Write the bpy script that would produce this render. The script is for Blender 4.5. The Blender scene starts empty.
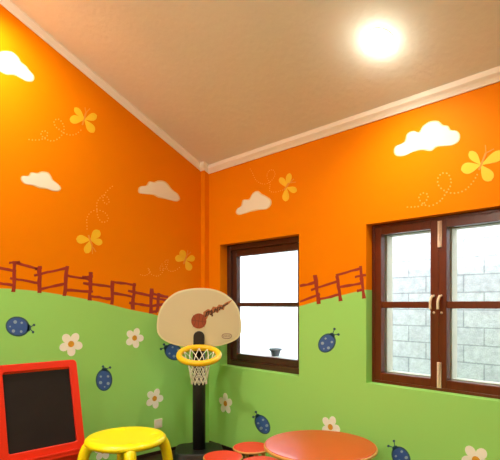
import bpy, bmesh, math, random
from mathutils import Vector, Matrix
random.seed(4)
S = bpy.context.scene
COL = S.collection
PI = math.pi

# ------------------------------------------------------------------ camera, sky, sun, exposure
EYE = Vector((3.0, 3.86, 1.4))
FOC, CX, HOR = 480.0, 250.0, 304.0           # focal length, centre column and horizon row in pixels of the 500x460 frame
FWD = Vector((-0.684, -0.7295, 0)); RGT = Vector((-0.7295, 0.684, 0))
cam = bpy.data.objects.new('camera', bpy.data.cameras.new('camera')); COL.objects.link(cam)
cam.location = EYE
cam.rotation_euler = (PI / 2, 0, math.atan2(0.684, -0.7295))
cam.data.sensor_width = 36; cam.data.lens = FOC / 500 * 36
cam.data.shift_y = (HOR - 230) / 500
cam.data.clip_start = 0.05
S.camera = cam

W = bpy.data.worlds.new('sky'); S.world = W; W.use_nodes = True
bg = W.node_tree.nodes['Background']
bg.inputs[0].default_value = (0.80, 0.90, 1.0, 1); bg.inputs[1].default_value = 14.0

sun = bpy.data.objects.new('sun', bpy.data.lights.new('sun', 'SUN')); COL.objects.link(sun)
sun.data.energy = 5.0; sun.data.angle = 0.02; sun.data.color = (1, 0.96, 0.9)
sun.location = (8, -5, 9)
sun.rotation_euler = Vector((1.5, -0.8, 1.2)).to_track_quat('Z', 'Y').to_euler()

LAMP_COL = (0.98, 1.0, 0.86)
SPOT_W, BULB_W, FILL_PENDANT_W = 118.0, 1.8, 76.0

S.view_settings.view_transform = 'Standard'; S.view_settings.look = 'None'
S.view_settings.gamma = 1; S.view_settings.use_curve_mapping = False
S.view_settings.exposure = 0.0

# ------------------------------------------------------------------ helpers
def lin(c):
    return tuple(((v / 255) / 12.92 if v / 255 <= 0.04045 else ((v / 255 + 0.055) / 1.055) ** 2.4) for v in c) + (1,)

def mat(name, rgb, rough=0.6, var=0.06, scale=8, bump=0.0, bscale=60, metal=0, spec=0.5, coat=0, col2=None):
    m = bpy.data.materials.new(name); m.use_nodes = True
    n, l = m.node_tree.nodes, m.node_tree.links
    b = n['Principled BSDF']
    b.inputs['Roughness'].default_value = rough; b.inputs['Metallic'].default_value = metal
    b.inputs['Specular IOR Level'].default_value = spec
    b.inputs['Coat Weight'].default_value = coat
    tc = n.new('ShaderNodeTexCoord'); no = n.new('ShaderNodeTexNoise'); no.inputs['Scale'].default_value = scale
    no.inputs['Detail'].default_value = 4
    l.new(tc.outputs['Object'], no.inputs['Vector'])
    mx = n.new('ShaderNodeMix'); mx.data_type = 'RGBA'
    c = lin(rgb)
    mx.inputs[6].default_value = tuple(v * (1 - var) for v in c[:3]) + (1,)
    mx.inputs[7].default_value = lin(col2) if col2 else tuple(min(1, v * (1 + var)) for v in c[:3]) + (1,)
    l.new(no.outputs['Fac'], mx.inputs[0]); l.new(mx.outputs[2], b.inputs['Base Color'])
    if bump:
        n2 = n.new('ShaderNodeTexNoise'); n2.inputs['Scale'].default_value = bscale
        l.new(tc.outputs['Object'], n2.inputs['Vector'])
        bp = n.new('ShaderNodeBump'); bp.inputs['Strength'].default_value = bump; bp.inputs['Distance'].default_value = 0.01
        l.new(n2.outputs['Fac'], bp.inputs['Height']); l.new(bp.outputs[0], b.inputs['Normal'])
    return m

def wood(name, rgb, rgb2, axis='Z', rough=0.35, scale=3):
    m = mat(name, rgb, rough, 0.1); n, l = m.node_tree.nodes, m.node_tree.links
    tc = next(x for x in n if x.type == 'TEX_COORD'); no = next(x for x in n if x.type == 'TEX_NOISE')
    mp = n.new('ShaderNodeMapping'); s = {'X': (1, 14, 14), 'Y': (14, 1, 14), 'Z': (14, 14, 1)}[axis]
    mp.inputs['Scale'].default_value = s
    l.new(tc.outputs['Object'], mp.inputs['Vector']); l.new(mp.outputs[0], no.inputs['Vector'])
    no.inputs['Scale'].default_value = scale; no.inputs['Distortion'].default_value = 0.6
    mx = next(x for x in n if x.type == 'MIX'); mx.inputs[6].default_value = lin(rgb); mx.inputs[7].default_value = lin(rgb2)
    return m

def link(name, bm, m, parent=None, smooth=False, kind=None, label=None, bevel=0):
    me = bpy.data.meshes.new(name)
    bmesh.ops.recalc_face_normals(bm, faces=bm.faces)
    bm.to_mesh(me); bm.free()
    o = bpy.data.objects.new(name, me); COL.objects.link(o)
    if m: me.materials.append(m)
    if smooth:
        me.polygons.foreach_set('use_smooth', [True] * len(me.polygons))
    if bevel:
        b = o.modifiers.new('bevel', 'BEVEL'); b.width = bevel; b.segments = 3; b.limit_method = 'ANGLE'
    if parent: o.parent = parent
    if kind: o['kind'] = kind
    if label: o['label'] = label
    return o

def thing(name, loc, label, cat, rz=0, group=None):
    o = bpy.data.objects.new(name, None); COL.objects.link(o); o.empty_display_size = 0.1
    o.location = loc; o.rotation_euler = (0, 0, rz); o['label'] = label; o['category'] = cat
    if group: o['group'] = group
    return o

def box(bm, x0, x1, y0, y1, z0, z1):
    vs = [bm.verts.new((x, y, z)) for x in (x0, x1) for y in (y0, y1) for z in (z0, z1)]
    for f in ((0, 1, 3, 2), (4, 6, 7, 5), (0, 4, 5, 1), (2, 3, 7, 6), (0, 2, 6, 4), (1, 5, 7, 3)):
        bm.faces.new([vs[i] for i in f])
    return vs

def prism(bm, pts, f0, f1):
    """pts 2D outline; f0/f1 map a 2D point to the two end caps"""
    a = [bm.verts.new(f0(p)) for p in pts]; b = [bm.verts.new(f1(p)) for p in pts]
    bm.faces.new(a); bm.faces.new(b[::-1])
    n = len(pts)
    for i in range(n):
        bm.faces.new((a[i], b[i], b[(i + 1) % n], a[(i + 1) % n]))

def lathe(bm, prof, seg=48, c=(0, 0, 0)):
    rings = []
    for r, z in prof:
        if r < 1e-6: rings.append([bm.verts.new((c[0], c[1], c[2] + z))])
        else: rings.append([bm.verts.new((c[0] + r * math.cos(2 * PI * i / seg), c[1] + r * math.sin(2 * PI * i / seg), c[2] + z)) for i in range(seg)])
    for A, B in zip(rings, rings[1:]):
        for i in range(seg):
            j = (i + 1) % seg
            if len(A) == 1 and len(B) == 1: continue
            if len(A) == 1: bm.faces.new((A[0], B[i], B[j]))
            elif len(B) == 1: bm.faces.new((A[i], A[j], B[0]))
            else: bm.faces.new((A[i], A[j], B[j], B[i]))

def tube(bm, pts, rad, seg=10, closed=False, sx=1.0):
    pts = [Vector(p) for p in pts]; n = len(pts)
    rads = rad if isinstance(rad, (list, tuple)) else [rad] * n
    rings = []; up = None
    for i, p in enumerate(pts):
        if closed: t = pts[(i + 1) % n] - pts[i - 1]
        else: t = pts[min(i + 1, n - 1)] - pts[max(i - 1, 0)]
        t.normalize()
        if up is None:
            up = Vector((0, 0, 1)) if abs(t.z) < 0.9 else Vector((1, 0, 0))
        a = t.cross(up).normalized(); b = a.cross(t).normalized(); up = b
        rings.append([bm.verts.new(p + (a * math.cos(2 * PI * k / seg) * sx + b * math.sin(2 * PI * k / seg)) * rads[i]) for k in range(seg)])
    m = n if closed else n - 1
    for i in range(m):
        A, B = rings[i], rings[(i + 1) % n]
        for k in range(seg):
            bm.faces.new((A[k], A[(k + 1) % seg], B[(k + 1) % seg], B[k]))
    if not closed:
        bm.faces.new(rings[0][::-1]); bm.faces.new(rings[-1])

def spline(pts, sub=6, closed=False):
    out = []; n = len(pts)
    g = (lambda i: pts[i % n]) if closed else (lambda i: pts[max(0, min(n - 1, i))])
    for i in range(n if closed else n - 1):
        p0, p1, p2, p3 = g(i - 1), g(i), g(i + 1), g(i + 2)
        for k in range(sub):
            t = k / sub
            out.append(tuple(0.5 * (2 * b + (c - a) * t + (2 * a - 5 * b + 4 * c - d) * t * t + (3 * b - a - 3 * c + d) * t ** 3) for a, b, c, d in zip(p0, p1, p2, p3)))
    if not closed: out.append(tuple(pts[-1]))
    return out

def on_wall(px, py, wall):
    """pixel of the photograph -> (distance from the corner, height) on a wall"""
    d = FWD + RGT * ((px - CX) / FOC) + Vector((0, 0, 1)) * ((HOR - py) / FOC)
    t = -EYE.y / d.y if wall == 'L' else -EYE.x / d.x
    p = EYE + d * t
    return (p.x, p.z) if wall == 'L' else (p.y, p.z)

PAINT = 0.0012
def paint(bm, pts, wall, layer=1):
    """a coat of wall paint: thin layer with outline pts in wall coordinates"""
    d1 = PAINT * layer; d0 = -0.0005
    if wall == 'L': prism(bm, pts, lambda p: (p[0], d0, p[1]), lambda p: (p[0], d1, p[1]))
    else: prism(bm, pts, lambda p: (d0, p[0], p[1]), lambda p: (d1, p[0], p[1]))

def wpts(pix, wall): return [on_wall(x, y, wall) for x, y in pix]

def ell(cx, cy, a, b, ang=0, n=20):
    c, s = math.cos(ang), math.sin(ang)
    return [(cx + a * math.cos(t) * c - b * math.sin(t) * s, cy + a * math.cos(t) * s + b * math.sin(t) * c) for t in (2 * PI * i / n for i in range(n))]

def stroke(x0, y0, x1, y1, w, wob=0.25):
    """brush stroke as an outline between two points"""
    dx, dy = x1 - x0, y1 - y0; L = math.hypot(dx, dy); nx, ny = -dy / L, dx / L
    A, B = [], []
    for i in range(6):
        t = i / 5; ww = w / 2 * (1 + random.uniform(-wob, wob)); j = random.uniform(-0.12, 0.12) * w
        x, y = x0 + dx * t + nx * j, y0 + dy * t + ny * j
        A.append((x + nx * ww, y + ny * ww)); B.append((x - nx * ww, y - ny * ww))
    return A + B[::-1]

# ------------------------------------------------------------------ materials
ORANGE, GREEN = (236, 130, 0), (160, 222, 118)
def mural_wall(name, axis, curve):
    m = mat(name, ORANGE, 0.55, 0.03, 1.2, bump=0.04, bscale=90, spec=0.05)
    n, l = m.node_tree.nodes, m.node_tree.links
    b = n['Principled BSDF']; tc = next(x for x in n if x.type == 'TEX_COORD'); mx = next(x for x in n if x.type == 'MIX')
    sep = n.new('ShaderNodeSeparateXYZ'); l.new(tc.outputs['Object'], sep.inputs[0])
    mr = n.new('ShaderNodeMath'); mr.operation = 'DIVIDE'; mr.inputs[1].default_value = 6.0
    l.new(sep.outputs[axis], mr.inputs[0])
    fc = n.new('ShaderNodeFloatCurve'); cv = fc.mapping.curves[0]
    pts = [(s / 6.0, (z - 1.0)) for s, z in curve]
    cv.points[0].location = pts[0]; cv.points[1].location = pts[-1]
    for p in pts[1:-1]: cv.points.new(*p)
    fc.mapping.update()
    l.new(mr.outputs[0], fc.inputs['Value'])
    z1 = n.new('ShaderNodeMath'); z1.operation = 'SUBTRACT'; z1.inputs[1].default_value = 1.0
    l.new(sep.outputs[2], z1.inputs[0])
    df = n.new('ShaderNodeMath'); df.operation = 'SUBTRACT'; l.new(fc.outputs[0], df.inputs[0]); l.new(z1.outputs[0], df.inputs[1])
    ml = n.new('ShaderNodeMath'); ml.operation = 'MULTIPLY_ADD'; ml.inputs[1].default_value = 120; ml.inputs[2].default_value = 0.5; ml.use_clamp = True
    l.new(df.outputs[0], ml.inputs[0])
    g = n.new('ShaderNodeMix'); g.data_type = 'RGBA'
    l.new(ml.outputs[0], g.inputs[0]); l.new(mx.outputs[2], g.inputs[6]); g.inputs[7].default_value = lin(GREEN)
    l.new(g.outputs[2], b.inputs['Base Color'])
    return m

CURV_L = [on_wall(x, y, 'L') for x, y in ((200, 321), (180, 319), (160, 316), (150, 313.5), (130, 309.5), (110, 304.5), (100, 302), (80, 298), (60, 294.5), (40, 291.5), (20, 289.5), (0, 288.5))]
CURV_L = [(0, CURV_L[0][1])] + [c for c in CURV_L if c[0] > 0.1] + [(2.6, 1.42), (3.6, 1.2), (4.8, 1.4), (6.0, 1.25)]
CURV_R = [on_wall(x, y, 'R') for x, y in ((215, 320.5), (250, 316), (280, 310.5), (300, 306), (320, 300.5), (343, 295), (362, 290.5), (371, 289))]
CURV_R = [(0, CURV_L[0][1])] + CURV_R + [(2.6, 1.55), (3.4, 1.4), (4.4, 1.2), (6.0, 1.35)]
M = {
 'wall_l': mural_wall('mural_paint_left', 0, CURV_L),
 'wall_r': mural_wall('mural_paint_right', 1, CURV_R),
 'orange': mat('orange_paint', ORANGE, 0.55, 0.03, 1.2, bump=0.04, bscale=90, spec=0.05),
 'ceil': mat('ceiling_plaster', (236, 232, 220), 0.8, 0.05, 1.6, bump=0.3, bscale=22, spec=0.2),
 'trimw': mat('cornice_white', (248, 238, 226), 0.6, 0.02, 5),
 'floor': wood('dark_floor', (58, 38, 28), (40, 26, 20), 'X', 0.35, 2),
 'winwood': wood('window_wood', (112, 44, 22), (82, 28, 14), 'Z', 0.28, 3),
 'darkwood': wood('dark_window_wood', (84, 48, 36), (58, 30, 22), 'Z', 0.3, 3),
 'outerf': mat('weathered_grey_frame', (176, 170, 152), 0.6, 0.08, 12),
 'brass': mat('pale_brass', (240, 222, 196), 0.35, 0.05, 20),
 'bolt': mat('pinkish_bolt', (236, 204, 186), 0.4, 0.35, 120),
 'cloud': mat('cloud_white_paint', (240, 230, 212), 0.6, 0.03, 6),
 'cloudrim': mat('cloud_cream_edge', (234, 206, 150), 0.6, 0.03, 6),
 'bfly': mat('butterfly_yellow', (248, 196, 28), 0.6, 0.05, 20),
 'bflyb': mat('butterfly_body_tan', (236, 150, 40), 0.6, 0.05, 20),
 'trail': mat('trail_pale_orange', (250, 168, 60), 0.6, 0.05, 20),
 'fence': mat('fence_russet', (158, 44, 14), 0.6, 0.15, 20),
 'lady': mat('ladybird_blue', (58, 96, 168), 0.6, 0.15, 30),
 'ladyd': mat('ladybird_dark_outline', (52, 92, 108), 0.6, 0.1, 30),
 'spot': mat('ladybird_pale_spot', (150, 176, 200), 0.6, 0.05, 30),
 'petal': mat('petal_white', (252, 250, 240), 0.6, 0.03, 30),
 'pistil': mat('flower_centre_ochre', (224, 160, 40), 0.6, 0.1, 40),
 'red': mat('red_laminate', (198, 56, 18), 0.3, 0.04, 10, coat=0.3),
 'red2': mat('red_stool_laminate', (220, 50, 18), 0.4, 0.04, 10),
 'redp': mat('red_plastic', (222, 44, 20), 0.35, 0.04, 10),
 'slate': mat('blackboard_slate', (32, 25, 24), 0.7, 0.2, 5, col2=(40, 33, 32), spec=.2),
 'beech': wood('beech_edge', (226, 168, 96), (206, 142, 72), 'X', 0.4, 3),
 'yel': mat('yellow_plastic', (250, 228, 6), 0.32, 0.02, 5, coat=0.15),
 'rim': mat('yellow_rim_plastic', (246, 198, 16), 0.35, 0.03, 10),
 'black': mat('black_plastic', (30, 25, 27), 0.45, 0.1, 10),
 'board': mat('cream_backboard', (208, 194, 158), 0.4, 0.02, 3),
 'boardrim': mat('cream_backboard_edge', (222, 212, 170), 0.4, 0.02, 3),
 'ball': mat('basketball_orange', (150, 66, 34), 0.5, 0.15, 30),
 'seam': mat('ball_seam_brown', (112, 50, 28), 0.5, 0.1, 30),
 'ink': mat('dark_brown_print', (84, 48, 32), 0.5, 0.1, 30),
 'flame': mat('flame_tan_print', (176, 104, 58), 0.5, 0.3, 60),
 'oval': mat('oval_grey_print', (150, 120, 110), 0.5, 0.1, 30),
 'cord': mat('white_net_cord', (236, 232, 214), 0.8, 0.05, 60),
 'plate': mat('socket_plastic', (232, 220, 204), 0.4, 0.02, 10),
 'pot': mat('grey_pot', (96, 100, 108), 0.6, 0.1, 20),
 'soil': mat('potting_soil', (50, 40, 34), 0.9, 0.3, 60),
 'concrete': mat('outside_concrete', (170, 168, 160), 0.85, 0.1, 5, bump=0.2),
 'chrome': mat('lamp_ring_white', (240, 235, 225), 0.4, 0.02, 10),
}
# whitewashed blockwork outside
def blockwork():
    m = mat('whitewashed_blocks', (216, 218, 220), 0.85, 0.1, 7, bump=0.5, bscale=30)
    n, l = m.node_tree.nodes, m.node_tree.links
    b = n['Principled BSDF']; tc = next(x for x in n if x.type == 'TEX_COORD'); mx = next(x for x in n if x.type == 'MIX')
    sep = n.new('ShaderNodeSeparateXYZ'); cb = n.new('ShaderNodeCombineXYZ')
    l.new(tc.outputs['Object'], sep.inputs[0]); l.new(sep.outputs[1], cb.inputs[0]); l.new(sep.outputs[2], cb.inputs[1])
    br = n.new('ShaderNodeTexBrick'); l.new(cb.outputs[0], br.inputs['Vector'])
    br.inputs['Scale'].default_value = 1; br.inputs['Brick Width'].default_value = 0.38; br.inputs['Row Height'].default_value = 0.168
    br.inputs['Mortar Size'].default_value = 0.011; br.inputs['Mortar Smooth'].default_value = 1.0
    br.inputs['Color1'].default_value = (1, 1, 1, 1); br.inputs['Color2'].default_value = (0.86, 0.86, 0.88, 1); br.inputs['Mortar'].default_value = (0.50, 0.51, 0.53, 1)
    mu = n.new('ShaderNodeMix'); mu.data_type = 'RGBA'; mu.blend_type = 'MULTIPLY'; mu.inputs[0].default_value = 1
    l.new(mx.outputs[2], mu.inputs[6]); l.new(br.outputs['Color'], mu.inputs[7]); l.new(mu.outputs[2], b.inputs['Base Color'])
    no = next(x for x in n if x.type == 'TEX_NOISE'); no.inputs['Detail'].default_value = 8
    no.inputs['Scale'].default_value = 14; no.inputs['Roughness'].default_value = .75; mx.inputs[6].default_value = (0.12, 0.125, 0.135, 1); mx.inputs[7].default_value = (0.50, 0.505, 0.51, 1)
    return m
M['blocks'] = blockwork()
def glass():
    m = bpy.data.materials.new('window_glass'); m.use_nodes = True
    n, l = m.node_tree.nodes, m.node_tree.links; n.remove(n['Principled BSDF'])
    t = n.new('ShaderNodeBsdfTransparent'); t.inputs[0].default_value = (0.95, 0.98, 0.97, 1)
    g = n.new('ShaderNodeBsdfGlossy'); g.inputs['Roughness'].default_value = 0.02
    f = n.new('ShaderNodeLayerWeight'); f.inputs[0].default_value = 0.12
    mx = n.new('ShaderNodeMixShader'); l.new(f.outputs[0], mx.inputs[0]); l.new(t.outputs[0], mx.inputs[1]); l.new(g.outputs[0], mx.inputs[2])
    l.new(mx.outputs[0], n['Material Output'].inputs[0]); return m
M['glass'] = glass()
def emit(name, col, s):
    m = bpy.data.materials.new(name); m.use_nodes = True; b = m.node_tree.nodes['Principled BSDF']
    b.inputs['Emission Color'].default_value = col + (1,); b.inputs['Emission Strength'].default_value = s; return m
M['lamp'] = emit('lamp_glow', (1, 0.94, 0.76), 14)

# ------------------------------------------------------------------ structure
ZE, PITCH, TH = 2.764, 0.478, 0.25
def zc(x): return ZE + PITCH * (x if x < 3 else 6 - x)
bm = bmesh.new(); box(bm, -TH, 6 + TH, -TH, 5.4 + TH, -0.12, 0); link('floor', bm, M['floor'], kind='structure')
bm = bmesh.new()
roof = [(-0.55, zc(-0.55)), (3, zc(3)), (6.55, zc(6.55)), (6.55, zc(6.55) + .14), (3, zc(3) + .14), (-0.55, zc(-0.55) + .14)]
prism(bm, roof, lambda p: (p[0], -0.4, p[1]), lambda p: (p[0], 5.4 + 0.4, p[1]))
link('ceiling', bm, M['ceil'], kind='structure')
gable = [(-0.0, 0), (6.0, 0), (6.0, zc(6) + .01), (3, zc(3) + .01), (0.0, zc(0) + .01)]
bm = bmesh.new(); prism(bm, gable, lambda p: (p[0], 0, p[1]), lambda p: (p[0], -TH, p[1]))
wall_left = link('wall_left', bm, M['wall_l'], kind='structure')
bm = bmesh.new(); prism(bm, gable, lambda p: (p[0], 5.4, p[1]), lambda p: (p[0], 5.4 + TH, p[1]))
link('wall_front', bm, M['wall_l'], kind='structure')
bm = bmesh.new(); box(bm, 6.0, 6.0 + TH, -TH, 5.4 + TH, 0, zc(6.0) + .01)
link('wall_back', bm, M['wall_r'], kind='structure')
# right wall with its two openings
A0, A1, B0, B1, Z0, Z1 = 0.231, 1.251, 1.893, 2.90, 0.826, 1.978
ys = [-TH, A0, A1, B0, B1, 5.4 + TH]; zs = [0, Z0 - .025, Z0, Z1, zc(0) + .01]
bm = bmesh.new()
grid = {}
def gv(x, i, j):
    k = (x, i, j)
    if k not in grid: grid[k] = bm.verts.new((x, ys[i], zs[j]))
    return grid[k]
hole = lambda i, j: (i == 1 and j in (1, 2)) or (i == 3 and j == 2)
for i in range(5):
    for j in range(4):
        if hole(i, j): continue
        for x in (0, -TH):
            bm.faces.new([gv(x, i, j), gv(x, i + 1, j), gv(x, i + 1, j + 1), gv(x, i, j + 1)])
        for (di, dj, a, b) in ((-1, 0, (i, j), (i, j + 1)), (1, 0, (i + 1, j), (i + 1, j + 1)), (0, -1, (i, j), (i + 1, j)), (0, 1, (i, j + 1), (i + 1, j + 1))):
            I, J = i + di, j + dj
            if not (0 <= I < 5 and 0 <= J < 4) or hole(I, J):
                bm.faces.new([gv(0, *a), gv(-TH, *a), gv(-TH, *b), gv(0, *b)])
wall_right = link('wall_right', bm, M['wall_r'], kind='structure')
# boxed-in pipe in the corner
bm = bmesh.new(); box(bm, -0.01, 0.058, -0.01, 0.058, 0, zc(0.058) + .0)
link('wall_corner', bm, M['wall_r'], kind='structure', bevel=0.006)
# cornices
PROF = [(0, 0), (.010, 0), (.013, .010), (.022, .026), (.034, .040), (.037, .045), (.038, .066)]
def cornice(name, path, close=False):
    """path: list of (x, y, nx, ny) stations, n = the way out of the wall"""
    bm = bmesh.new(); rings = []
    for x, y, nx, ny in path:
        r = []
        for d, h in PROF:
            X, Y = x + nx * d, y + ny * d
            base = zc(max(x, 0)) - .058
            r.append(bm.verts.new((X, Y, base + h if h < .06 else zc(X) + .004)))
        r.append(bm.verts.new((x - nx * .004, y - ny * .004, zc(x) + .004)))
        r.append(bm.verts.new((x - nx * .004, y - ny * .004, zc(x) - .058)))
        rings.append(r)
    for A, B in zip(rings, rings[1:]):
        for k in range(len(A)):
            bm.faces.new((A[k], A[(k + 1) % len(A)], B[(k + 1) % len(B)], B[k]))
    bm.faces.new(rings[0]); bm.faces.new(rings[-1][::-1])
    return link(name, bm, M['trimw'], kind='structure')
cornice('trim_1', [(0.058, 0, 0, 1), (3, 0, 0, 1), (6, 0, 0, 1)])
cornice('trim_2', [(0, 0.058, 1, 0), (0, 5.4, 1, 0)])
cornice('trim_3', [(0.058, 0.0, 1, 0), (0.058, 0.058, 1, 1), (0.0, 0.058, 0, 1)])
# skirting strip of the floor
bm = bmesh.new(); box(bm, 0.07, 6, -.002, .008, 0, .03); link('baseboard_left', bm, M['floor'], kind='structure')
bm = bmesh.new(); box(bm, -.002, .008, 0.07, 5.4, 0, .03); link('baseboard_right', bm, M['floor'], kind='structure')

# outside: yard slab and whitewashed block wall
bm = bmesh.new(); box(bm, -4, -TH, -5, 8, -0.3, -0.15); link('ground', bm, M['concrete'], kind='structure')
bm = bmesh.new(); box(bm, -1.85, -1.65, -5, 8, -0.15, 3.3); link('boundary_wall', bm, M['blocks'], kind='structure')

# ------------------------------------------------------------------ windows
def ring_frame(bm, x0, x1, y0, y1, z0, z1, w, wb=None):
    wb = wb or w
    box(bm, x0, x1, y0, y0 + w, z0, z1); box(bm, x0, x1, y1 - w, y1, z0, z1)
    box(bm, x0, x1, y0 + w, y1 - w, z0, z0 + wb); box(bm, x0, x1, y0 + w, y1 - w, z1 - w, z1)

def win_root(name, y, label):
    o = bpy.data.objects.new(name, None); COL.objects.link(o); o.location = (0, y, Z0); o['kind'] = 'structure'; o['label'] = label
    return o
def place(o, root):      # parts are modelled in world coordinates
    o.parent = root; o.matrix_parent_inverse = Matrix.Translation(-Vector(root.location)); return o

def sash(root, y0, y1, wd, front, thick, w, bar_h, m, label=None, Z0=Z0):
    bm = bmesh.new()
    z0, z1 = Z0 + wd, Z1 - wd
    ring_frame(bm, front - thick, front, y0, y1, z0, z1, w)
    box(bm, front - thick + .008, front - .006, y0 + w, y1 - w, 1.4 - bar_h / 2 - .006, 1.4 + bar_h / 2 - .006)
    s = link('window_sash', bm, m, bevel=.003, label=label); place(s, root)
    g = bmesh.new(); box(g, front - thick * .62, front - thick * .52, y0 + w - .004, y1 - w + .004, z0 + w - .004, z1 - w + .004)
    g = link('glass_pane', g, M['glass']); g.parent = s; g.matrix_parent_inverse = Matrix.Identity(4)
    return s

w1 = win_root('window_1', (A0 + A1) / 2, 'small dark wooden window near the corner')
bm = bmesh.new(); ring_frame(bm, -.18, -.09, A0, A1, Z0 - .025, Z1, .052); place(link('window_frame', bm, M['darkwood'], bevel=.003), w1)
sash(w1, A0 + .052, A1 - .052, .052, -.115, .05, .064, .04, M['darkwood'], Z0=Z0 - .025)
w2 = win_root('window_2', (B0 + B1) / 2, 'large two-casement red-brown wooden window at the right')
bm = bmesh.new(); ring_frame(bm, -.15, -.075, B0, B1, Z0, Z1, .02); place(link('window_frame', bm, M['winwood'], bevel=.003), w2)
bm = bmesh.new()
mid = (B0 + B1) / 2
for a, b in ((B0 + .02, mid), (mid, B1 - .02)):
    ring_frame(bm, -.235, -.155, a, b, Z0 + .02, Z1 - .02, .058)
place(link('outer_frame', bm, M['outerf'], bevel=.003, label='pale grey outer frame behind the panes'), w2)
def handle(s, y):
    bm = bmesh.new()
    tube(bm, [(-.078, y, 1.40 + .055), (-.058, y, 1.40 + .050)], .008, 8)
    tube(bm, spline([(-.058, y, 1.40 + .056), (-.05, y - .007, 1.40 + .035), (-.046, y - .010, 1.40 + .01), (-.046, y - .010, 1.40 - .035)], 5), .0085, 10)
    o = link('window_handle', bm, M['brass'], s, True, label='pale metal handle')
    bm = bmesh.new(); lathe(bm, [(0, .009), (.006, .007), (.009, 0), (0, 0)], 14)
    for v in bm.verts: v.co = Vector((-.0775 + v.co.z, y + v.co.x, 1.40 - .058 + v.co.y))
    link('handle_catch', bm, M['brass'], s, True)
def bolt(s, y, z0, z1, up):
    bm = bmesh.new(); box(bm, -.0785, -.070, y - .014, y + .014, z0, z1)
    tube(bm, [(-.066, y, z0 + .01), (-.066, y, z1 - .01)], .006, 8)
    box(bm, -.0785, -.060, y - .006, y + .012, (z0 if up else z1 - .02), (z0 + .02 if up else z1))
    link('sliding_bolt', bm, M['bolt'], s, bevel=.0015, label='pale pinkish sliding bolt')
sA = sash(w2, B0 + .02, mid, .02, -.078, .05, .055, .045, M['winwood'])
sB = sash(w2, mid, B1 - .02, .02, -.078, .05, .055, .045, M['winwood'])
handle(sA, mid - .030); handle(sB, mid + .022)
bolt(sB, mid + .012, Z1 - .205, Z1 - .03, True)
bolt(sA, mid - .002 + .010, Z0 + .02, Z0 + .19, False)
bm = bmesh.new(); box(bm, -.078, -.0735, mid - .004, mid + .004, Z0 + .03, Z1 - .03); place(link('meeting_strip', bm, M['winwood']), w2)

# ledge and pot outside the small window
bm = bmesh.new(); box(bm, -.42, -TH, A0 - .05, A1 + .05, Z0 + .02, Z0 + .075); link('trim_4', bm, M['concrete'], kind='structure', bevel=.004)
pot = thing('flower_pot', (-.335, 0.66, Z0 + .075), 'small grey pot standing outside on the ledge of the small window', 'pot')
bm = bmesh.new(); lathe(bm, [(0, 0), (.036, 0), (.050, .052), (.06, .054), (.063, .072), (.055, .072), (.048, .06), (.034, .012), (0, .012)], 28); link('pot_body', bm, M['pot'], pot, True)
bm = bmesh.new(); lathe(bm, [(0, .03), (.038, .03), (.046, .056), (.03, .062), (0, .064)], 24); link('soil', bm, M['soil'], pot, True)

# ------------------------------------------------------------------ the painted mural
WALLS = {'L': wall_left, 'R': wall_right}
def cloud(pix, w, label):
    bm = bmesh.new(); paint(bm, wpts(spline(pix, 5, True), w), w, 1)
    o = link('painted_cloud', bm, M['cloudrim'], WALLS[w], label=label)
    cx = sum(p[0] for p in pix) / len(pix); cy = sum(p[1] for p in pix) / len(pix)
    bm = bmesh.new(); ins = []
    for x, y in spline(pix, 5, True):
        dx, dy = cx - x, cy - y; L = math.hypot(dx, dy); k = 1.3 / max(L, 1)
        ins.append((x + dx * k, y + dy * k))
    paint(bm, wpts(ins, w), w, 2); link('cloud_fill', bm, M['cloud'], o)
cloud([(-5, 60), (-2, 53), (4, 51), (12, 52), (18, 57), (21, 62), (26, 66), (29, 70), (34, 76), (33, 81), (27, 81.5), (20, 78), (14, 75), (6, 74.5), (-1, 71), (-7, 67)], 'L', 'painted white cloud highest on the left wall')
cloud([(21, 180), (22, 176), (28, 176), (31, 172.5), (37, 173), (42, 171.5), (48, 172.5), (51, 176), (53, 180), (58, 184), (61, 188), (59, 191), (53, 191), (47, 189), (39, 188), (33, 185.5), (25, 184)], 'L', 'painted white cloud lowest on the left wall, below the dotted trail')
cloud([(138, 190), (140, 186.5), (146, 185.5), (149, 181.5), (154, 182), (158, 180.5), (164, 181), (168, 184), (171, 188), (174, 191), (178, 194), (180, 199), (177, 201.5), (171, 200.5), (165, 199), (158, 197.5), (153, 195), (144, 194), (139, 193)], 'L', 'painted white cloud on the left wall nearest the corner')
cloud([(236, 213), (237, 209), (241, 206), (243, 200), (249, 199), (253, 193), (258, 191), (262, 194), (266, 196), (271, 200), (271, 205), (267, 209), (260, 210), (252, 211.5), (245, 213.5), (239, 215)], 'R', 'small painted white cloud above the small window')
cloud([(394, 153), (395, 147), (401, 144), (405, 141), (407, 134), (413, 131), (419, 132), (423, 126), (430, 121.5), (438, 121), (443, 125), (448, 126), (451, 130), (457, 131), (460, 135), (459, 141), (453, 145), (445, 146), (437, 147), (431, 151), (422, 150), (413, 152), (404, 156), (397, 156)], 'R', 'large painted white cloud above the large window')

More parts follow.
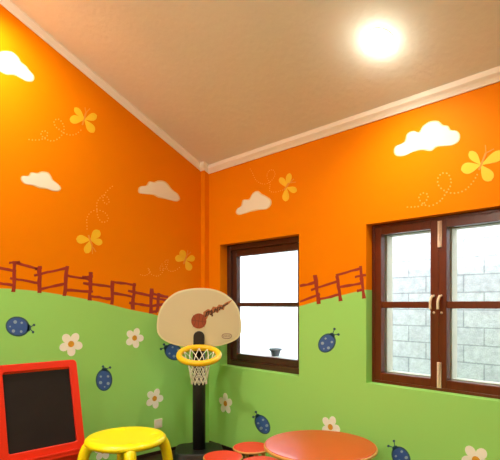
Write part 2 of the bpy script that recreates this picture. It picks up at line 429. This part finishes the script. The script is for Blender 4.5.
def teardrop(x0, y0, x1, y1, w):
    dx, dy = x1 - x0, y1 - y0; L = math.hypot(dx, dy); ux, uy = dx / L, dy / L; A, B = [], []
    for i in range(13):
        t = i / 12; r = w / 2 * (math.sin(PI * min(1, t ** 1.35)) ** 0.62) * (0.55 + 0.5 * t)
        if i == 0: r = w * .08
        x, y = x0 + dx * t, y0 + dy * t
        A.append((x - uy * r, y + ux * r)); B.append((x + uy * r, y - ux * r))
    return A + B[::-1][1:]
def butterfly(w, body, wings, line, ants, trail, label, tw=0.55):
    bm = bmesh.new(); paint(bm, wpts(stroke(*line, 1.6 * max(1, tw / .7), .1), w), w, 2)
    for a in ants: paint(bm, wpts(stroke(line[2], line[3], a[0], a[1], .9, .1), w), w, 1)
    o = link('painted_butterfly', bm, M['bflyb'], WALLS[w], label=label)
    for x, y, ww in wings:
        bm = bmesh.new(); paint(bm, wpts(teardrop(body[0], body[1], x, y, ww), w), w, 1.5); link('wing', bm, M['bfly'], o)
    bm = bmesh.new(); pts = spline(trail, 12); acc = 0; last = pts[0]
    for p in pts:
        acc += math.hypot(p[0] - last[0], p[1] - last[1]); last = p
        if acc > 2.3 * tw / .55:
            acc = 0; paint(bm, wpts(ell(p[0], p[1], tw, tw, 0, 8), w), w, 1)
    link('dotted_trail', bm, M['trail'], o, label='looping dotted flight trail')
butterfly('L', (84.5, 119.5), [(74.5, 107.5, 7), (69.5, 119.5, 10), (97, 115.5, 9), (94, 132.5, 9)], (82.5, 125, 86, 113), [(85, 107.5), (90, 108.5)],
    [(26, 139), (33, 140), (41, 139.5), (47, 136), (47, 132), (43, 131), (41, 134), (44, 138), (52, 141), (59, 138), (63, 133), (64, 127), (61, 121), (57, 119), (54, 122), (56, 127), (60, 130), (64, 133), (70, 135), (76, 134), (81, 130)], 'painted yellow butterfly high on the left wall', .7)
butterfly('L', (90.5, 240), [(76, 239, 10), (86, 253.5, 8.5), (99.5, 230.5, 10), (102.5, 243, 8)], (88.5, 235, 92, 246), [(92.5, 254), (96, 252)],
    [(87, 232), (87, 226), (87, 218), (91, 212), (97, 210), (104, 212), (108, 217), (107, 221), (102, 222), (98, 217), (97, 210), (97, 203), (100, 198), (104, 195), (108, 198), (109, 202), (106, 204), (103, 200), (104, 195), (108, 190), (114, 185)], 'painted yellow butterfly just above the fence on the left wall', .65)
butterfly('L', (185.5, 260), [(175, 257.5, 8), (181, 250, 7.5), (195, 257.5, 7.5), (190.5, 270.5, 8)], (183.5, 264, 186.5, 256), [(188, 250), (191, 252)],
    [(138, 274), (145, 275.5), (150, 272), (148, 268), (151, 274), (158, 276), (163, 271), (162, 264), (160, 270), (166, 268), (168, 260), (165, 262), (168, 270), (174, 271), (180, 267)], 'painted yellow butterfly near the corner above the backboard', .5)
butterfly('R', (286.5, 187.5), [(280, 177.5, 7), (290, 173, 6.5), (297, 191, 7.5), (285.5, 201.5, 8)], (284.5, 190, 289, 183), [(294, 179), (296, 182)],
    [(249, 167), (252, 172), (256, 180), (263, 184), (270, 182), (275, 175), (273, 170), (269, 171), (267, 176), (270, 184), (270, 191), (276, 192), (283, 190)], 'painted yellow butterfly above the small window', .45)
butterfly('R', (481, 165), [(469.5, 151.5, 10), (461, 170, 13), (491.5, 181, 14), (505, 152, 12)], (479, 170, 486, 153), [(485.5, 145), (494, 149)],
    [(404, 207), (412, 207), (420, 206), (426, 201), (428, 195), (423, 193), (419, 197), (422, 203), (430, 206), (440, 201), (446, 193), (451, 184), (449, 175), (443, 173), (438, 178), (439, 186), (447, 192), (456, 193), (465, 190), (473, 182), (478, 173)], 'large painted yellow butterfly above the large window', .8)

def fence(w, posts, rails, label, pw=3.6, rw=2.5):
    bm = bmesh.new()
    for r in rails: paint(bm, wpts(stroke(*r, rw), w), w, 1)
    o = link('painted_fence', bm, M['fence'], WALLS[w], label=label)
    for p in posts:
        bm = bmesh.new(); paint(bm, wpts(stroke(*p, pw), w), w, 2); link('fence_post', bm, M['fence'], o)
fence('L', [(14.5, 261, 13.5, 292), (39.5, 266, 39, 293), (67, 266, 64.5, 296), (91, 272, 89.5, 300.5), (112.5, 281, 112, 304.5), (134.5, 283, 132.5, 309.5), (151.5, 288.5, 151, 313.5), (159, 293, 157, 312)],
    [(-4, 267, 16, 271.5), (9, 263, 20, 262), (14, 262.5, 40, 269.5), (-4, 282.5, 14, 285.5), (10, 278, 41, 283.5), (34, 275.5, 66, 268), (35, 269, 42, 267.5), (38, 290, 66, 283.5), (65, 275, 91, 280), (65, 290, 93, 291.5), (82, 277, 93, 276.5), (83, 283, 112, 287), (90, 296, 112, 299), (111, 281.5, 136, 285), (112, 293, 134, 297), (128, 290.5, 152, 296), (129, 303, 151, 306), (150, 297.5, 170, 301), (154, 294, 168, 297), (150, 311.5, 157, 312), (152, 306, 170, 303)],
    'russet painted fence along the hill on the left wall')
fence('R', [(315, 275, 319, 304), (337, 276, 341, 301), (360.5, 266, 364, 298.5)],
    [(300, 286, 318, 282), (311, 290, 338, 281), (300, 302, 320, 294), (317, 300, 341, 294), (336, 275.5, 362, 268), (340, 287, 363, 283), (355, 277, 366, 275), (357, 291, 362, 290)],
    'russet painted fence between the two windows', 3.2, 2.4)

def ladybird(w, c, head, hl, hw, ants, label):
    a = math.atan2(head[1] - c[1], head[0] - c[0]); ca, sa = math.cos(a), math.sin(a)
    P = lambda u, v: (c[0] + u * ca - v * sa, c[1] + u * sa + v * ca)
    bm = bmesh.new(); paint(bm, wpts(ell(c[0], c[1], hl, hw, a, 28), w), w, 1)
    paint(bm, wpts(ell(*P(hl * .92, 0), hl * .22, hw * .35, a), w), w, 1)
    for x, y in ants:
        p = P(hl * .95, 0); paint(bm, wpts(stroke(p[0], p[1], x, y, .8, .1), w), w, .8); paint(bm, wpts(ell(x, y, 1.25, 1.25, 0, 10), w), w, 1.4)
    o = link('painted_ladybird', bm, M['ladyd'], WALLS[w], label=label)
    bm = bmesh.new(); paint(bm, wpts(ell(*P(hl * -.02, 0), hl * .86, hw * .84, a, 28), w), w, 2); link('wing_case', bm, M['lady'], o)
    for u, v, r in ((.35, .45, .11), (.3, -.42, .10), (-.3, .5, .14), (-.25, -.42, .15), (-.62, .1, .07)):
        bm = bmesh.new(); paint(bm, wpts(ell(*P(hl * u, hw * v), hl * r, hl * r, 0, 12), w), w, 3); link('spot', bm, M['spot'], o)
ladybird('L', (17.5, 326.5), (29, 328), 12, 10, [(34, 325), (33, 332)], 'blue painted ladybird facing right above the blackboard')
ladybird('L', (104, 380), (104.5, 369), 11, 8.3, [(103, 366.5), (110, 367.5)], 'blue painted ladybird between the blackboard and the flowers on the left wall')
ladybird('L', (173.5, 352), (165, 347), 9.5, 8, [(164, 344.5), (161, 349)], 'blue painted ladybird partly behind the hoop')
ladybird('R', (327, 343), (333, 334), 10.3, 8.2, [(334.5, 329), (338.5, 334.5)], 'blue painted ladybird between the two windows')
ladybird('R', (262.5, 424.5), (257, 415), 10.5, 6.8, [(256, 412), (253.5, 417)], 'blue painted ladybird below the small window')
ladybird('R', (401, 457), (395, 448), 11.5, 8.5, [(388.5, 446), (394, 441)], 'blue painted ladybird low on the wall right of the round table')

def flower(w, px, py, r, rot, label, np_=5):
    s, z = on_wall(px, py, w)
    bm = bmesh.new(); paint(bm, ell(s, z, r * .48, r * .48, 0, 16), w, 1)
    o = link('painted_flower', bm, M['petal'], WALLS[w], label=label)
    for k in range(np_):
        a = rot + 2 * PI * k / np_
        bm = bmesh.new()
        paint(bm, ell(s + math.cos(a) * r * .62, z + math.sin(a) * r * .62, r * .42, r * .36, a, 18), w, 1.4); link('petal', bm, M['petal'], o)
    bm = bmesh.new(); paint(bm, ell(s, z, r * .27, r * .27, 0, 16), w, 2.2); link('flower_centre', bm, M['pistil'], o)
flower('L', 71, 344, .096, .9, 'white painted daisy above the blackboard')
flower('L', 154.5, 398.5, .092, .75, 'white painted daisy above the wall socket')
flower('L', 134.5, 338, .09, .7, 'white painted daisy left of the backboard')
flower('L', 103, 451, .08, .4, 'white painted daisy seen under the yellow stool')
flower('R', 225.5, 403.5, .098, .35, 'white painted daisy below the small window')
flower('R', 330.5, 427, .088, 1.2, 'white painted daisy behind the round table')
flower('R', 476, 460, .088, .95, 'white painted daisy low under the large window')

# ------------------------------------------------------------------ wall socket
sx, sz = on_wall(158, 423.3, 'L')
sk = thing('wall_socket', (sx, 0, sz), 'square off-white socket plate low on the green left wall', 'socket')
bm = bmesh.new(); box(bm, -.042, .042, 0, .009, -.042, .042); link('plate', bm, M['plate'], sk, bevel=.003)
bm = bmesh.new(); box(bm, -.026, .026, .009, .012, -.02, .02); link('switch_rocker', bm, M['chrome'], sk, bevel=.001)

# ------------------------------------------------------------------ ceiling lamps
def lamp(x, y, label, dim=1.0):
    tilt = math.atan(PITCH) * (-1 if x < 3 else 1)
    o = thing('ceiling_light', (x, y, zc(x)), label, 'light'); o.rotation_euler = (0, tilt, 0); o['group'] = 'round ceiling lamps'
    bm = bmesh.new(); lathe(bm, [(.080, .002), (.089, .002), (.089, -.003), (.086, -.006), (.080, -.006), (.080, .002)], 40); link('lamp_ring', bm, M['chrome'], o, True)
    bm = bmesh.new(); lathe(bm, [(0, .0), (.083, .0), (.088, -.0095), (.083, -.016), (.068, -.030), (.035, -.042), (0, -.045)], 40); link('diffuser', bm, M['lamp'], o, True, label='glowing lamp glass')
    for nm, kind, e, dz in (('lamp_spot', 'SPOT', SPOT_W, -.06), ('lamp_bulb', 'POINT', BULB_W, -.11)):
        ld = bpy.data.lights.new(nm, kind); ld.energy = e * (dim if kind == 'SPOT' else 1); ld.color = LAMP_COL; ld.shadow_soft_size = .05
        if kind == 'SPOT': ld.spot_size = math.radians(150); ld.spot_blend = 1.0
        lo = bpy.data.objects.new(nm, ld); COL.objects.link(lo); lo.parent = o; lo.location = (0, 0, dz)
        if kind == 'SPOT': lo.rotation_euler = (0, -tilt, 0)
lamp(.458, 2.284, 'glowing round lamp on the sloping ceiling', .62)
lamp(2.15, .42, 'round lamp on the ceiling close to the left wall', 1.85)
lamp(2.3, 2.6, 'added unseen round lamp on the ceiling above the middle of the room')  # out of view, added to bring up the room's brightness
lamp(4.4, 2.6, 'added unseen round lamp on the far slope of the ceiling')  # also added out of view, for more light in the room
def pendant(x, y, z, label):  # hanging globe added behind the camera as soft fill light
    o = thing('fill_pendant', (x, y, zc(x)), label, 'lamp', 0, 'added white fill globes')
    h = zc(x) - z
    bm = bmesh.new(); lathe(bm, [(0, 0), (.05, 0), (.045, -.02), (.008, -.03), (0, -.03)], 24); link('ceiling_rose', bm, M['chrome'], o, True)
    bm = bmesh.new(); tube(bm, [(0, 0, -.02), (0, 0, -h + .14)], .004, 8); link('cord', bm, M['black'], o)
    bm = bmesh.new(); lathe(bm, [(.03, .15), (.045, .12), (.05, .1), (.03, .1), (.03, .15)], 24, (0, 0, -h)); link('lamp_holder', bm, M['chrome'], o, True)
    bm = bmesh.new(); lathe(bm, [(.13 * math.sin(PI * i / 16), .13 * math.cos(PI * i / 16)) for i in range(17)], 32, (0, 0, -h))
    link('globe', bm, emit('fill_globe_glow', LAMP_COL, FILL_PENDANT_W / (4 * PI * PI * .13 ** 2)), o, True)
pendant(4.6, 4.3, 2.5, 'added white fill globe, out of view, nearest the back of the room')
pendant(4.6, 1.4, 2.5, 'added white fill globe, out of view, over the far side of the room')

# ------------------------------------------------------------------ blackboard easel
ea = thing('blackboard_easel', (1.822, .728, 0), 'red-framed blackboard easel standing by the left wall', 'blackboard')
LN = .253
def tilt_pt(x, t, d):      # x across, t up the slope from the foot, d out of the board face
    return (x, -t * math.sin(LN) + d * math.cos(LN), t * math.cos(LN) + d * math.sin(LN))
def tbox(bm, x0, x1, t0, t1, d0, d1, f=tilt_pt):
    vs = box(bm, x0, x1, t0, t1, d0, d1)
    for v in vs: v.co = Vector(f(*v.co))
TC = .70 / math.cos(LN)
bm = bmesh.new()
tb, tt = TC - .258, TC + .258
def rrect(x0, x1, y0, y1, r, n=6):
    out = []
    for cx, cy, a0 in ((x1 - r, y1 - r, 0), (x0 + r, y1 - r, PI / 2), (x0 + r, y0 + r, PI), (x1 - r, y0 + r, 3 * PI / 2)):
        out += [(cx + r * math.cos(a0 + PI / 2 * i / n), cy + r * math.sin(a0 + PI / 2 * i / n)) for i in range(n + 1)]
    return out
lo = tb - .20
O, I = rrect(-.275, .275, lo, tt + .052, .03), rrect(-.22, .22, tb, tt, .014)
n_ = len(O); L4 = [[bm.verts.new(tilt_pt(x, t, d)) for x, t in P] for P, d in ((O, .012), (I, .012), (I, -.035), (O, -.035))]
for q in range(4):
    A_, B_ = L4[q], L4[(q + 1) % 4]
    for i in range(n_): bm.faces.new((A_[i], A_[(i + 1) % n_], B_[(i + 1) % n_], B_[i]))
for x in (-.275, .215): tbox(bm, x, x + .06, .012, lo + .03, -.034, .011)
link('easel_frame', bm, M['redp'], ea, bevel=.007)
bm = bmesh.new(); tbox(bm, -.222, .222, tb - .002, tt + .002, -.02, -.004); link('blackboard_panel', bm, M['slate'], ea)
bm = bmesh.new(); tbox(bm, -.25, .25, tb - .07, tb - .058, .01, .05); tbox(bm, -.25, .25, tb - .085, tb - .048, .044, .05); link('chalk_tray', bm, M['redp'], ea, bevel=.002)
bm = bmesh.new()
back = lambda x, t, d: (x, -2 * (tt) * math.sin(LN) * 1.0 + t * math.sin(LN) - d * math.cos(LN) - .03, t * math.cos(LN) + d * math.sin(LN))
for x in (-.275, .22): tbox(bm, x, x + .055, .012, tt + .02, -.03, .0, back)
tbox(bm, -.22, .22, .15, .2, -.03, .0, back); tbox(bm, -.22, .22, tt - .04, tt + .02, -.03, .0, back)
link('rear_frame', bm, M['redp'], ea, bevel=.006)
bm = bmesh.new(); tube(bm, [tilt_pt(-.286, tb - .03, .02), tilt_pt(-.286, tb - .11, .02)], .009, 10); link('chalk_peg', bm, M['plate'], ea, True, label='pale peg on the side of the frame')

# ------------------------------------------------------------------ yellow stool
ys_ = thing('play_stool', (1.464, 1.05, 0), 'round yellow plastic play stool with splayed legs beside the blackboard', 'stool', math.radians(61.5))
bm = bmesh.new()
lathe(bm, [(0, .542), (.12, .543), (.18, .547), (.218, .552), (.242, .547), (.256, .534), (.256, .520), (.242, .508), (.2, .502), (.15, .506), (0, .508)], 64)
link('seat', bm, M['yel'], ys_, True)
def leg_yellow(k):
    a = PI / 2 * k + .1
    bm = bmesh.new()
    pts = spline([(.15, .526), (.198, .519), (.238, .488), (.262, .42), (.290, .24), (.322, .0)], 6)
    n = len(pts); tube(bm, [(r * math.cos(a), r * math.sin(a), z) for r, z in pts], [(.016 + .026 * min(1, i / 6)) - .013 * i / n for i in range(n)], 18, sx=1.0)
    bmesh.ops.bisect_plane(bm, geom=bm.verts[:] + bm.edges[:] + bm.faces[:], plane_co=(0, 0, .001), plane_no=(0, 0, -1), clear_outer=True)
    link('leg', bm, M['yel'], ys_, True)
for k in range(4): leg_yellow(k)

# ------------------------------------------------------------------ basketball hoop
bh = thing('basketball_hoop', (.392, .411, 0), 'toy basketball hoop on a black pole in the corner', 'basketball hoop', math.radians(-37.1))
K = 4.3 / 480
def hb(px, py): return (-(px - 199.2) * K, 1.4 - (py - 304) * K)
outline = [(156.8, 330), (157.3, 318), (161, 307), (168, 298), (177, 292), (188, 289), (200, 288), (212, 289), (223, 293), (232, 300), (238, 309), (240.5, 320), (241, 331), (238, 338), (232, 342), (222, 345.5), (212, 347), (199, 347.5), (186, 347), (177, 345.5), (167, 342), (160, 337)]
oc = [hb(p[0] + .8, p[1]) for p in spline(outline, 5, True)]
bm = bmesh.new(); prism(bm, oc, lambda p: (p[0], -.022, p[1]), lambda p: (p[0], 0, p[1])); bb = link('backboard', bm, M['boardrim'], bh, bevel=.005)
cxm, czm = hb(199, 320)
ic = [(cxm + (x - cxm) * .96, czm + (z - czm) * .945) for x, z in oc]
bm = bmesh.new(); prism(bm, ic, lambda p: (p[0], -.001, p[1]), lambda p: (p[0], .0012, p[1])); link('board_face', bm, M['board'], bb)
def printed(bm, pts, d=.0028): prism(bm, [hb(*p) for p in pts], lambda p: (p[0], .0, p[1]), lambda p: (p[0], d, p[1]))
bm = bmesh.new(); printed(bm, [(203, 318), (203.5, 312), (208, 309), (211, 310), (213, 306.5), (217, 307), (219, 304.5), (223, 305), (226, 302.5), (233, 299.5), (229, 304), (225, 306.5), (224, 310), (220, 309.5), (218, 313), (214, 312), (212, 316), (209, 314.5), (207, 319), (205, 320)], .002); link('printed_flame', bm, M['flame'], bb)
bm = bmesh.new(); printed(bm, ell(199, 321, 7.6, 7.6, 0, 32), .0035); pb = link('printed_ball', bm, M['ball'], bb)
bm = bmesh.new()
for a, b, c, d in ((191.6, 320, 206.4, 322), (200, 313.6, 198, 328.4)): printed(bm, stroke(a, b, c, d, .5, .05), .0042)
for s in (-1, 1): 
    arc = [(199 + s * (3.4 + 2.6 * (t / 4 - 1) ** 2 * 1), 321 + (t / 4 - 1) * 6.2) for t in range(9)]
    printed(bm, [(x - .25, y) for x, y in arc] + [(x + .25, y) for x, y in arc[::-1]], .0042)
link('ball_seams', bm, M['seam'], bb)
bm = bmesh.new()
word = [[(205.5, 317), (207, 312.5)], [(206, 313), (209, 311)], [(208, 316), (209.5, 311)], [(210, 312.5), (212, 310)], [(210.5, 315), (213, 312)], [(212, 311), (212.5, 316.5)], [(214, 313), (216, 308.5)], [(214.5, 309.5), (218, 310.5)], [(217, 312), (218.5, 307)], [(219.5, 310.5), (220.5, 306.5)], [(220, 307), (222.5, 308.5)], [(222.5, 309), (224, 304.5)], [(224.5, 306), (228, 303)]]
for (a, b), (c, d) in word: printed(bm, stroke(a, b, c, d, 1.4, .25), .0035)
link('board_lettering', bm, M['ink'], bb, label='slanting dark brown printed lettering')
bm = bmesh.new()
ov = [(227 + 4.8 * (abs(math.cos(t)) ** .6) * (1 if math.cos(t) > 0 else -1), 336.2 + 2.3 * math.sin(t)) for t in (2 * PI * i / 32 for i in range(32))]
tube(bm, [(hb(*p)[0], .002, hb(*p)[1]) for p in ov], .0034, 6, closed=True)
for i, x in enumerate((223.8, 225, 226, 227, 228.2, 229.2, 230.2)): printed(bm, stroke(x, 335.2 if i % 2 else 335.6, x, 337.2, .45, .05), .002)
link('oval_emblem', bm, M['oval'], bb, label='thin oval emblem with tiny lettering')
# pole, base
bm = bmesh.new(); tube(bm, [(0, -.085, .07), (0, -.085, 1.12)], .058, 28); link('pole', bm, M['black'], bh, True)
bm = bmesh.new(); prism(bm, [(x * .24, -.09 + y * .21) for x, y in [(math.copysign(abs(math.cos(t)) ** .5, math.cos(t)), math.copysign(abs(math.sin(t)) ** .5, math.sin(t))) for t in (2 * PI * (i + .5) / 40 for i in range(40))]], lambda p: (p[0], p[1], 0), lambda p: (p[0] * .88, -.09 + (p[1] + .09) * .88, .082)); link('base', bm, M['black'], bh, bevel=.01)
# bracket: arched black plate on the board
arch = [(193.6, 352), (193.6, 337)] + [(199.1 - 5.5 * math.cos(t), 336.5 - 5.5 * math.sin(t)) for t in (PI * i / 12 for i in range(13))] + [(204.6, 337), (204.6, 352)]
bm = bmesh.new(); prism(bm, [hb(*p) for p in arch], lambda p: (p[0], 0, p[1]), lambda p: (p[0], .03, p[1])); link('bracket', bm, M['black'], bh, bevel=.006)
# rim
RC = Vector((0, .225, .966)); TL = math.radians(18)
def rimp(a, r, dz=0):
    x, y, z = r * math.cos(a), r * math.sin(a), dz
    return RC + Vector((x, y * math.cos(TL) + z * math.sin(TL), -y * math.sin(TL) + z * math.cos(TL)))
bm = bmesh.new(); tube(bm, [rimp(2 * PI * i / 56,   .168) for i in range(56)], .025, 14, closed=True); link('rim', bm, M['rim'], bh, True)
bm = bmesh.new(); 
vs = box(bm, -.11, .11, .0, .075, .985, 1.03); link('rim_mount', bm, M['rim'], bh, bevel=.008)
# net of knotted cord
bm = bmesh.new(); NN = 12
levels = [(.148, 0.0, 0), (.112, -.04, .5), (.092, -.08, 1), (.083, -.12, 1.5), (.076, -.16, 2), (.069, -.205, 2.5), (.066, -.245, 3)]
def netp(k, i, s):
    r, dz, ph = levels[i]; a = 2 * PI * (k + s * ph) / NN
    f = 1 - i / (len(levels) - 1)
    base = RC + Vector((r * math.cos(a), r * math.sin(a) * (.95), dz))
    return base + Vector((0, 0, -r * math.sin(a) * math.sin(TL) * f))
for k in range(NN):
    for s in (1, -1): tube(bm, spline([tuple(netp(k, i, s)) for i in range(len(levels))], 3), .0036, 6)
link('net', bm, M['cord'], bh, True, label='white cord net')

# ------------------------------------------------------------------ round table
tb_ = thing('round_table', (.566, 1.92, 0), 'low round red-topped play table with a pale wooden edge', 'table', .35)
bm = bmesh.new(); lathe(bm, [(0, .474), (.352, .474), (.360, .480), (.3605, .490), (.356, .4965), (0, .4965)], 96); link('wooden_edge', bm, M['beech'], tb_, True)
bm = bmesh.new(); lathe(bm, [(0, .494), (.352, .494), (.352, .4985), (.350, .5), (0, .5)], 96); tt_ = link('tabletop', bm, M['red'], tb_)
bm = bmesh.new()
lathe(bm, [(.25, .474), (.25, .42), (.268, .42), (.268, .474), (.25, .474)], 64); link('apron', bm, M['beech'], tb_)
for k in range(4):
    a = PI / 4 + k * PI / 2; bm = bmesh.new()
    tube(bm, [(.259 * math.cos(a), .259 * math.sin(a), .47), (.275 * math.cos(a), .275 * math.sin(a), 0.001)], [.026, .02], 18); link('leg', bm, M['beech'], tb_, True)

# ------------------------------------------------------------------ red stools
def make_stool():
    o = thing('round_stool', (0, 0, 0), '', 'stool', 0, 'low round red stools')
    bm = bmesh.new(); lathe(bm, [(0, .28), (.137, .28), (.144, .284), (.1445, .293), (.141, .2975), (0, .2975)], 56); link('wooden_rim', bm, M['beech'], o, True)
    bm = bmesh.new(); lathe(bm, [(0, .296), (.137, .296), (.137, .2990), (.135, .3), (0, .3)], 56); link('seat', bm, M['red2'], o)
    for k in range(4):
        a = PI / 4 + k * PI / 2; bm = bmesh.new()
        tube(bm, [(.095 * math.cos(a), .095 * math.sin(a), .281), (.118 * math.cos(a), .118 * math.sin(a), 0.001)], [.018, .014], 14); link('leg', bm, M['beech'], o, True)
    return o
def copy_thing(o):
    c = o.copy(); COL.objects.link(c)
    for ch in list(o.children):
        d = ch.copy(); COL.objects.link(d); d.parent = c
    return c
def wp(px, dist):
    X = (px - CX) / FOC * dist; p = EYE + FWD * dist + RGT * X; return (p.x, p.y, 0)
st = make_stool()
st.location = wp(223, 3.47); st['label'] = 'round red stool standing clear in front of the hoop pole'
s2 = copy_thing(st); s2.location = wp(251.5, 3.70); s2.rotation_euler.z = .4; s2['label'] = 'round red stool furthest back, between the others and the wall'
s3 = copy_thing(st); s3.location = wp(261, 3.34); s3.rotation_euler.z = .9; s3['label'] = 'round red stool partly tucked under the edge of the round table'
